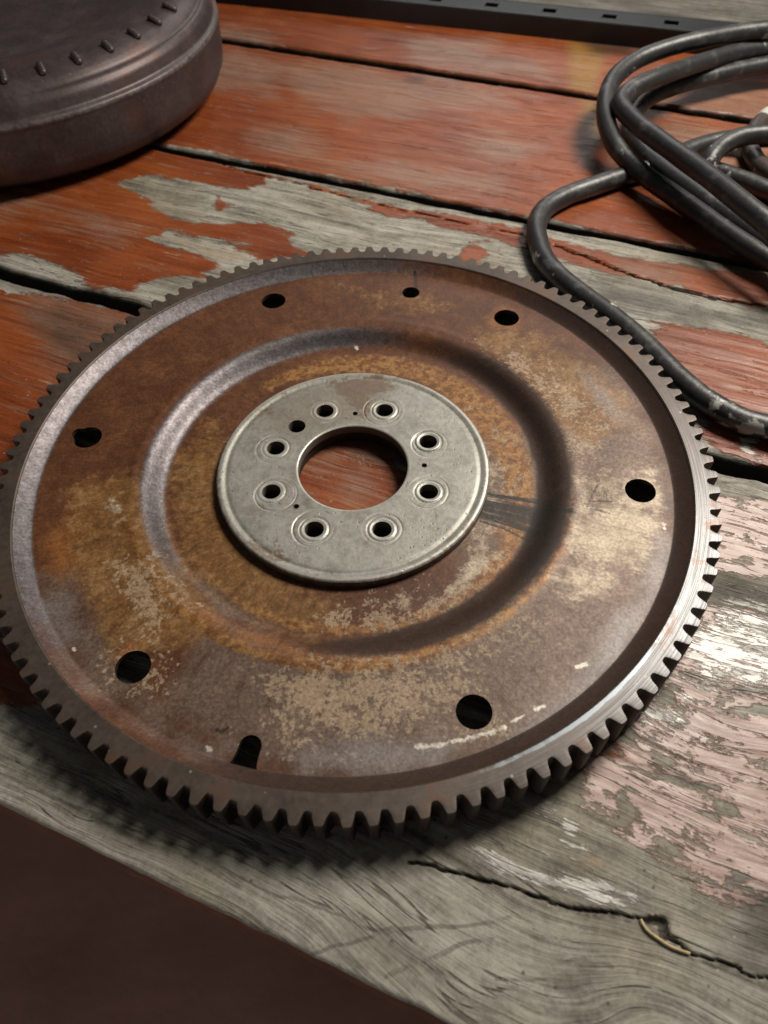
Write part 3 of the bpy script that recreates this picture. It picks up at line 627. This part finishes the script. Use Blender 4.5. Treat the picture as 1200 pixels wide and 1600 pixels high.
def hub_top(x, y):
    r = np.hypot(x, y); z = np.full(x.shape, ZH)
    for (cx, cy, rr), (ox, oy, r2), (a1, a2, ph) in zip(bolts, boff, bamp):
        d = np.hypot(x-cx, y-cy); d2 = np.hypot(x-cx-ox, y-cy-oy); t = np.arctan2(y-cy, x-cx)
        z += .00030*a1*np.exp(-((d-.0060)/.0006)**2) - .00040*a1*np.exp(-((d-.0072-.06*ox)/.0004)**2) - .00042*a2*(.45+.55*np.cos(t-ph))*np.exp(-((d2-r2)/.0004)**2) - .00020*a1*np.exp(-((d2-.0094)/.0004)**2)*np.clip(np.cos(t-ph-2), 0, 1)
    z -= .00045*np.exp(-((r-.0655)/.0012)**2)
    z += .0003*np.exp(-((r-.0682)/.0012)**2)
    z -= np.where(r > .0693, (r-.0693)**2/.0016*1.1, 0) + np.where(r < .0292, (.0292-r)**2/.0016, 0)
    return z + .00012*(fbm(x*60, y*60, 2)-.47)
radii = np.concatenate([[.0283, .0286, .029], np.arange(.0294, .0645, .0004), np.arange(.0645, .0702, .0003), [.0703]])
V, Q, pid = holed_annulus(radii, 900, hub_top, lambda x, y: np.full(x.shape, ZC-.0002), hub_sdf)
x, y = V[:, 0], V[:, 1]; r = np.hypot(x, y); A = {}
A['rust'] = region(x, y, ZH, [[(505,596),(600,585),(615,605),(580,620),(570,655),(545,625)],(.62,[(360,850),(390,830),(440,850),(470,880),(440,890),(400,875)]),(.55,[(370,660),(440,600),(480,600),(420,660)]),(.72,[(415,885),(470,892),(520,900),(480,905)]),(.65,[(635,625),(648,645),(640,655)]),(.7,[(540,638),(570,638),(570,655),(540,655)]),(.7,[(650,720),(680,720),(675,735),(652,735)])], .008)
A['rust'] = np.maximum(A['rust'], .47*np.clip(1.2-(.0703-r)/.005, 0, 1))
for cx, cy, rr in pins: A['rust'] = np.maximum(A['rust'], .62*np.clip(1.3-np.hypot(x-cx, y-cy)/.0035, 0, 1))
A['stain'] = region(x, y, ZH, [[(400,640),(480,600),(620,600),(600,630),(560,660),(480,680),(440,700)],(.7,[(440,780),(500,800),(520,830),(470,830)])], .014)
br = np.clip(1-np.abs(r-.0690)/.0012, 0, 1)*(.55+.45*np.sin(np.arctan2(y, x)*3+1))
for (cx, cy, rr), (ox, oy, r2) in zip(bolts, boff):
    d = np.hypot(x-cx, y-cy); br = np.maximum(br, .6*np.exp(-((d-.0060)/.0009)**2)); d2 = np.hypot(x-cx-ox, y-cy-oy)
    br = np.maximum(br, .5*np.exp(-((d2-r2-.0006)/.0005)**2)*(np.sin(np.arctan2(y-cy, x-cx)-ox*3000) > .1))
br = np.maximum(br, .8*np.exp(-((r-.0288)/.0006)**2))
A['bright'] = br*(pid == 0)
A['side'] = (pid == 2)*np.where(V[:, 2] < ZH-.0012, 1.0, .55)  # rim and hole walls darkened to stand in for shade
mesh('hub_plate', V, [Q.astype(np.int32)], HUB, fly, True, A, 40)
# spacer behind the disc, resting on the table
V, Q, pid = holed_annulus(np.linspace(.0294, .0612, 34), 320, lambda x, y: np.full(x.shape, ZC-.0004), lambda x, y: np.full(x.shape, ZT+.0012), hub_sdf)
mesh('spacer', V, [Q.astype(np.int32)], mat_flat('dark_rusty_spacer', (.022, .013, .010), .7, .1, .4, 200), fly, True, None, 40)

# ring gear: 116 teeth
NT_ = 116; pitch = 2*math.pi/NT_; g0 = math.radians(-93.2)
RT_, RR_ = .1800, .1746
prof = [(-.50, RR_), (-.40, RR_+.0001), (-.335, RR_+.0007), (-.27, RR_+.0022), (-.215, RR_+.0040), (-.175, RT_-.0004), (-.13, RT_), (.0, RT_+.0001),
        (.13, RT_), (.175, RT_-.0004), (.215, RR_+.0040), (.27, RR_+.0022), (.335, RR_+.0007), (.40, RR_+.0001)]
th = []; ro = []
for k in range(NT_):
    j = rng.normal(0, .00016)-(.0005 if rng.random() < .07 else 0); sk = rng.normal(0, .016)
    for f, rad in prof:
        th.append(g0+(k+.5+f+(sk if rad > RR_+.001 else 0))*pitch); ro.append(rad+(j if rad > RR_+.003 else 0))
th = np.array(th); ro = np.array(ro); m = len(th); ca, sa = np.cos(th), np.sin(th)
rows = []   # (radius array, z array)
HB = -.0190
tipf = (ro-RR_)/(RT_-RR_)
rows.append((np.full(m, .1673), np.full(m, HB)))
rows.append((np.full(m, .1673), np.full(m, -.0006)))
rows.append((np.full(m, .1679), np.full(m, .0)))
for q in np.linspace(.1692, RR_-.0006, 6): rows.append((np.full(m, q), np.full(m, .00002)))
rows.append((RR_-.0004+(ro-RR_)*.55, np.full(m, .0)))
rows.append((ro-.00035, np.full(m, -.0002*tipf)))
rows.append((ro, -.0005-.0008*tipf))
rows.append((ro, np.full(m, -.006)))
rows.append((ro, np.full(m, HB+.0006)))
rows.append((ro-.0005, np.full(m, HB)))
rows.append((np.full(m, .1673), np.full(m, HB)))
V = np.concatenate([np.stack([R_*ca, R_*sa, z_], -1) for R_, z_ in rows]); nr = len(rows)
i = np.arange(nr-1)[:, None]; j = np.arange(m)[None]; jn = (j+1) % m
Q = np.stack([i*m+j, (i+1)*m+j, (i+1)*m+jn, i*m+jn], -1).reshape(-1, 4)
x, y = V[:, 0], V[:, 1]; an = np.arctan2(y, x); r = np.hypot(x, y)
A = {'fresh': np.clip(np.exp(-((an-math.radians(-34))/.55)**2)*1.1, 0, 1)*(V[:, 2] > -.0004),
     'blue_glint': np.exp(-((r-.1686)/.0011)**2)*np.exp(-((an-math.radians(-58))/.42)**2)*(V[:, 2] > -.001),  # bluish highlight painted along the inner edge
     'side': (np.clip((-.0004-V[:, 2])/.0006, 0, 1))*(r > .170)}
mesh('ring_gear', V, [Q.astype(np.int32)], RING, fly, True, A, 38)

# ------------------------------------------------------------------ torque converter housing, top left
TCX, TCY = -.258, .481
tcv = tag(empty('converter_housing', (TCX, TCY, ZT)), 'dark brown round steel torque converter housing with a dimpled shoulder', 'torque converter')
def mat_conv():
    n = NT('dark_oiled_steel'); g = n.noise(350, 5, .65); m = n.noise(30, 5, .62); b = n.noise(11, 4, .6)
    col = n.ramp(n.math('ADD', n.math('MULTIPLY', m, .6), n.math('MULTIPLY', g, .4)), [(.32, (.032, .022, .022)), (.5, (.058, .042, .043)), (.7, (.105, .080, .081))])
    rust = n.step(b, .55, .72); col = n.mix(n.math('MULTIPLY', rust, .5), col, (.13, .05, .028))
    spk = n.step(n.voro(110), .08, .04); col = n.mix(n.math('MULTIPLY', spk, .35), col, (.30, .24, .19))
    wd = n.attr('weld'); col = n.mix(n.math('MULTIPLY', wd, n.step(n.noise(260, 4, .6), .25, .7)), col, (.17, .155, .155))
    n.bs(col=col, rough=n.lerp(m, .38, .56), metal=.4, normal=n.bump(n.math('ADD', g, n.math('MULTIPLY', n.math('MULTIPLY', wd, n.noise(160, 3, .5)), 1.0)), .14, .0006)); return n.m
CONV = mat_conv()
zz = lambda h: h-ZT
prof = [(.120, 0), (.146, .0005), (.162, .0055), (.1725, .0125), (.1772, .021), (.1785, .032), (.1788, .044), (.1790, .0515), (.1796, .0530), (.1797, .0545), (.1790, .0560), (.1776, .0567),
        (.1762, .0575), (.1756, .0582), (.1748, .0605), (.1732, .0650), (.1706, .0682), (.1690, .0692), (.1678, .0694), (.1665, .0702), (.1652, .0716), (.1625, .0738), (.158, .0764), (.152, .0782), (.145, .0788), (.134, .0780), (.120, .0750), (.105, .0715),
        (.090, .0690), (.060, .0670), (.030, .066), (.001, .066)]
pr = []
for (a, b), (c_, d_) in zip(prof[:-1], prof[1:]):
    for t in np.linspace(0, 1, 4)[:-1]: pr.append((a+(c_-a)*t, b+(d_-b)*t))
pr.append(prof[-1])
V, Q = lathe(pr, 220); rv = np.hypot(V[:, 0], V[:, 1])
mesh('shell', V, [Q.astype(np.int32)], CONV, tcv, True, {'weld': np.exp(-((V[:, 2]-.0543)/.0019)**2)*(rv > .176)})
# pressed ribs round the shoulder
def capsule(L, rad, n=10, k=4):
    pts = []
    for i in range(-k, 1): a = i/k*math.pi/2; pts.append((-L/2+rad*math.sin(a), rad*math.cos(a)))
    for i in range(0, k+1): a = i/k*math.pi/2; pts.append((L/2+rad*math.sin(a), rad*math.cos(a)))
    V = []; Fc = []
    for x_, r_ in pts:
        for j in range(n): a = j/n*2*math.pi; V.append((x_, max(r_, 1e-5)*math.cos(a), max(r_, 1e-5)*math.sin(a)))
    for i in range(len(pts)-1):
        for j in range(n): Fc.append((i*n+j, i*n+(j+1) % n, (i+1)*n+(j+1) % n, (i+1)*n+j))
    return V, Fc
V, Fc = capsule(.0070, .0026, 12); rib = None
for k in range(37):
    a = math.radians(-65.3+k*360/37)
    if rib is None: rib = mesh('rib', V, Fc, CONV, tcv); o = rib
    else: o = rib.copy(); C.objects.link(o); o.parent = tcv
    o.location = (.1545*math.cos(a), .1545*math.sin(a), .0784)
    o.rotation_euler = (0, math.radians(22), a)

# ------------------------------------------------------------------ slotted steel bar at the back
BA = math.radians(-24.4); BU = np.array([math.cos(BA), math.sin(BA)]); BN = np.array([-math.sin(BA), math.cos(BA)])
STEEL = mat_flat('black_painted_steel', (.010, .011, .013), .46, .1, .4, 40, .1, .0006)
s0 = float(np.array([.2262, .5396])@BU)
bar = tag(empty('slotted_bar', (*(BU*s0+BN*.589), ZT), BA), 'black slotted steel channel bar lying across the far planks', 'steel bar')
def bar_sheet():
    """top web with rectangular slots"""
    xs = [-.62]; slots = []
    for k in range(-9, 8):
        c0 = k*.0566; slots.append((c0-.0065, c0+.0065)); xs += [c0-.0065, c0+.0065]
    xs.append(.55); ys = [-.012, -.0045, .0045, .012]
    V = []; Fc = []; z1, z0 = .018, .0155
    for z_ in (z1, z0):
        for x_ in xs:
            for y_ in ys: V.append((x_, y_, z_))
    n = len(xs); ny = 4; off = n*ny
    hole = lambda i, j: j == 1 and i % 2 == 1
    for i in range(n-1):
        for j in range(3):
            a, b, c_, d_ = i*ny+j, (i+1)*ny+j, (i+1)*ny+j+1, i*ny+j+1
            if hole(i, j):
                for p, q in ((a, b), (b, c_), (c_, d_), (d_, a)): Fc.append((p, q, q+off, p+off))
            else: Fc.append((a, b, c_, d_)); Fc.append((d_+off, c_+off, b+off, a+off))
    return V, Fc
mesh('web', *bar_sheet(), STEEL, bar, False)
def flange(y0, y1):
    pts = [(y0, .0), (y0, .0172), (y0+.0006, .0181), (y1-.0006, .0184), (y1, .0178), (y1, .0)]
    V = [(x_, *p) for x_ in (-.62, .55) for p in pts]; n = len(pts)
    return V, [(i, (i+1) % n, n+(i+1) % n, n+i) for i in range(n)]+[tuple(range(n))[::-1], tuple(range(n, 2*n))]
mesh('flange', *flange(-.0150, -.0121), STEEL, bar, False)
mesh('flange', *flange(.0121, .0150), STEEL, bar, False)

# ------------------------------------------------------------------ cables
def mat_cable(name, base, speck, amt):
    n = NT(name); g = n.noise(300, 5, .6); m = n.noise(26, 5, .65)
    col = n.mix(g, tuple(c*.7 for c in base), tuple(c*1.4 for c in base))
    dusty = n.step(n.noise(60, 5, .7, n.map(loc=(1, 1, 4))), .50, .70)
    col = n.mix(n.math('MULTIPLY', dusty, .6), col, (.12, .12, .118))
    sp = n.step(m, 1-amt, 1-amt+.035); col = n.mix(n.math('MULTIPLY', sp, .85), col, speck)
    n.bs(col=col, rough=n.lerp(g, .30, .52), spec=.55, normal=n.bump(n.math('ADD', n.math('MULTIPLY', m, 2), g), .25, .0008)); return n.m
RUB = mat_cable('black_cable_rubber', (.020, .020, .021), (.40, .39, .37), .362)
HOSE = mat_cable('paint_splashed_rubber', (.045, .035, .030), (.52, .50, .46), .46)
def spline(pts, step=.003):
    pts = np.array(pts, float); out = []
    P0 = np.vstack([2*pts[0]-pts[1], pts, 2*pts[-1]-pts[-2]])
    for i in range(1, len(P0)-2):
        p0, p1, p2, p3 = P0[i-1:i+3]; L = np.linalg.norm(p2-p1); k = max(2, int(L/step))
        d1 = max(np.linalg.norm(p1-p0), 1e-6)**.5; d2 = max(L, 1e-6)**.5; d3 = max(np.linalg.norm(p3-p2), 1e-6)**.5
        m1 = (p1-p0)/d1-(p2-p0)/(d1+d2)+(p2-p1)/d2; m2 = (p2-p1)/d2-(p3-p1)/(d2+d3)+(p3-p2)/d3
        m1 *= d2; m2 *= d2
        for t in np.linspace(0, 1, k, endpoint=False):
            out.append((2*t**3-3*t*t+1)*p1+(t**3-2*t*t+t)*m1+(-2*t**3+3*t*t)*p2+(t**3-t*t)*m2)
    out.append(pts[-1]); return np.array(out)
def tube(name, pts, rad, mat, n=20):
    c = spline(pts); T = np.gradient(c, axis=0); T /= np.linalg.norm(T, axis=1)[:, None]
    ref = np.array([0, 0, 1.0]); S = np.cross(T, ref); S /= np.linalg.norm(S, axis=1)[:, None]+1e-9; B = np.cross(S, T)
    s = np.concatenate([[0], np.cumsum(np.linalg.norm(np.diff(c, axis=0), axis=1))])
    rr = rad*(1+.10*(fbm(s*45, s*0, 77)-.47)); a = np.arange(n)/n*2*math.pi
    V = c[:, None]+rr[:, None, None]*(np.cos(a)[None, :, None]*S[:, None]+np.sin(a)[None, :, None]*B[:, None])
    m = len(c); i = np.arange(m-1)[:, None]; j = np.arange(n)[None]; jn = (j+1) % n
    Q = np.stack([i*n+j, i*n+jn, (i+1)*n+jn, (i+1)*n+j], -1).reshape(-1, 4)
    V = V.reshape(-1, 3); base = len(V); V = np.vstack([V, c[0], c[-1]])
    caps = np.concatenate([np.stack([np.full(n, base), (np.arange(n)+1) % n, np.arange(n)], -1), np.stack([np.full(n, base+1), (m-1)*n+np.arange(n), (m-1)*n+(np.arange(n)+1) % n], -1)])
    return mesh(name, V, [Q.astype(np.int32), caps.astype(np.int32)], mat, None, True)
CR = .0069
def at(lst): return [tuple(P([(a, b)], h)[0]) for a, b, h in lst]
L0 = ZT+CR+.0004
tail = at([(1330,690,L0),(1262,684,L0),(1200,668,L0),(1158,656,L0),(1100,624,L0),(1054,586,L0),(1008,540,L0),(962,500,L0),(921,470,L0),(877,436,L0),(852,408,L0),(842,382,L0),(838,356,L0),(850,328,L0),(883,307,L0),(927,291,L0),(972,276,L0),(1030,262,L0),(1075,260,L0),(1119,268,L0),(1165,284,L0),(1215,302,L0)])
tail = [((p[0]*max(1, .1895/math.hypot(p[0], p[1])), p[1]*max(1, .1895/math.hypot(p[0], p[1])), p[2])) for p in tail]
H1, H2, H3 = .012, .006, -.004
far = lambda x_, y_, z_: [(x_, y_, z_)]
c3 = at([(1250,96,H3),(1200,101,H3),(1130,115,H3),(1060,133,H3),(1015,152,H3),(990,178,-.008),(985,205,-.010),(1000,232,-.010),(1036,264,-.010),(1085,300,-.010),(1130,332,-.008),(1200,380,-.006),(1260,420,-.004)])
c2 = at([(1260,68,.004),(1200,75,.004),(1151,82,.006),(1095,98,.010),(1025,122,.016),(985,141,.016),(970,162,.014),(988,187,.012),(1022,214,.012),(1058,240,.014),(1110,278,.016),(1165,322,.016),(1205,354,.014),(1270,410,.008)])
c1 = at([(1260,42,.016),(1200,46,.018),(1150,52,.018),(1095,62,.018),(1040,76,.016),(995,94,.013),(962,120,.010),(948,152,.008),(947,186,.004),(962,228,-.002),(1000,268,-.008),(1050,304,-.010),(1104,342,-.010),(1165,384,-.010),(1205,408,-.010),(1275,440,-.010)])
loop = tail+far(.46, .19, L0)+far(.60, .30, L0)+far(.55, .45, -.008)+c3+far(.44, .19, .004)+far(.58, .24, .010)+far(.60, .40, .010)+c2+far(.47, .16, .004)+far(.63, .22, .012)+far(.66, .42, .016)+c1+far(.48, .14, -.008)
tag(tube('rubber_cable', loop, CR, RUB), 'thick black rubber cable in a loose coil, its tail curling past the gear teeth', 'cable')
inner = at([(1052,247,-.0125),(1080,233,-.0125),(1130,219,-.0125),(1170,216,-.010),(1215,214,-.004)])+far(.50, .33, .0)+at([(1260,206,.004),(1205,209,.004),(1158,214,.004),(1126,230,.002),(1107,254,-.002),(1094,284,-.0125),(1082,312,L0)])
tag(tube('rubber_cable', inner, CR*.97, RUB), 'short smooth grey-black cable loop inside the coil of thicker cable', 'cable')
hose = at([(1262,150,L0),(1215,170,L0),(1186,193,L0),(1173,222,L0),(1178,246,L0),(1196,266,L0),(1240,285,L0)])
tag(tube('paint_splashed_hose', hose, CR*.95, HOSE), 'brown rubber hose splashed with white paint at the right edge behind the cable loop', 'hose')

# ------------------------------------------------------------------ small litter
STRAW = mat_flat('dry_straw', (.45, .35, .19), .6, 0, .2, 300)
s_pts = at([(1001,1436,ZT-.0002),(1010,1452,ZT-.0002),(1028,1466,ZT-.0002),(1050,1480,ZT-.0002),(1078,1490,ZT-.0002)])
tag(tube('straw', s_pts, .00055, STRAW, 8), 'pale curved straw fibre caught in the split of the front plank', 'straw')
def chip(name, px, z, size, mat, label):
    c0 = P([px], z)[0]; k = 9; V = []
    for z_, sc_ in ((0, 1.0), (.45, .9), (.7, .5)):
        for j in range(k):
            a = j/k*2*math.pi; rr = size*sc_*(.75+.5*((j*37 % 11)/11)); V.append((rr*math.cos(a)*1.3, rr*math.sin(a)*.8, size*z_))
    Fc = [tuple(range(k))[::-1], tuple(range(2*k, 3*k))]
    for l in range(2):
        for j in range(k): Fc.append((l*k+j, l*k+(j+1) % k, (l+1)*k+(j+1) % k, (l+1)*k+j))
    o = mesh(name, V, Fc, mat, None, True); o.location = c0; tag(o, label, 'chip'); return o
CHIP = mat_flat('pale_paint_flake', (.52, .46, .34), .6, 0, .2, 400)
chip('wood_chip', (1098, 938), -.010, .0018, CHIP, 'small pale chip lodged between two ring gear teeth on the right')
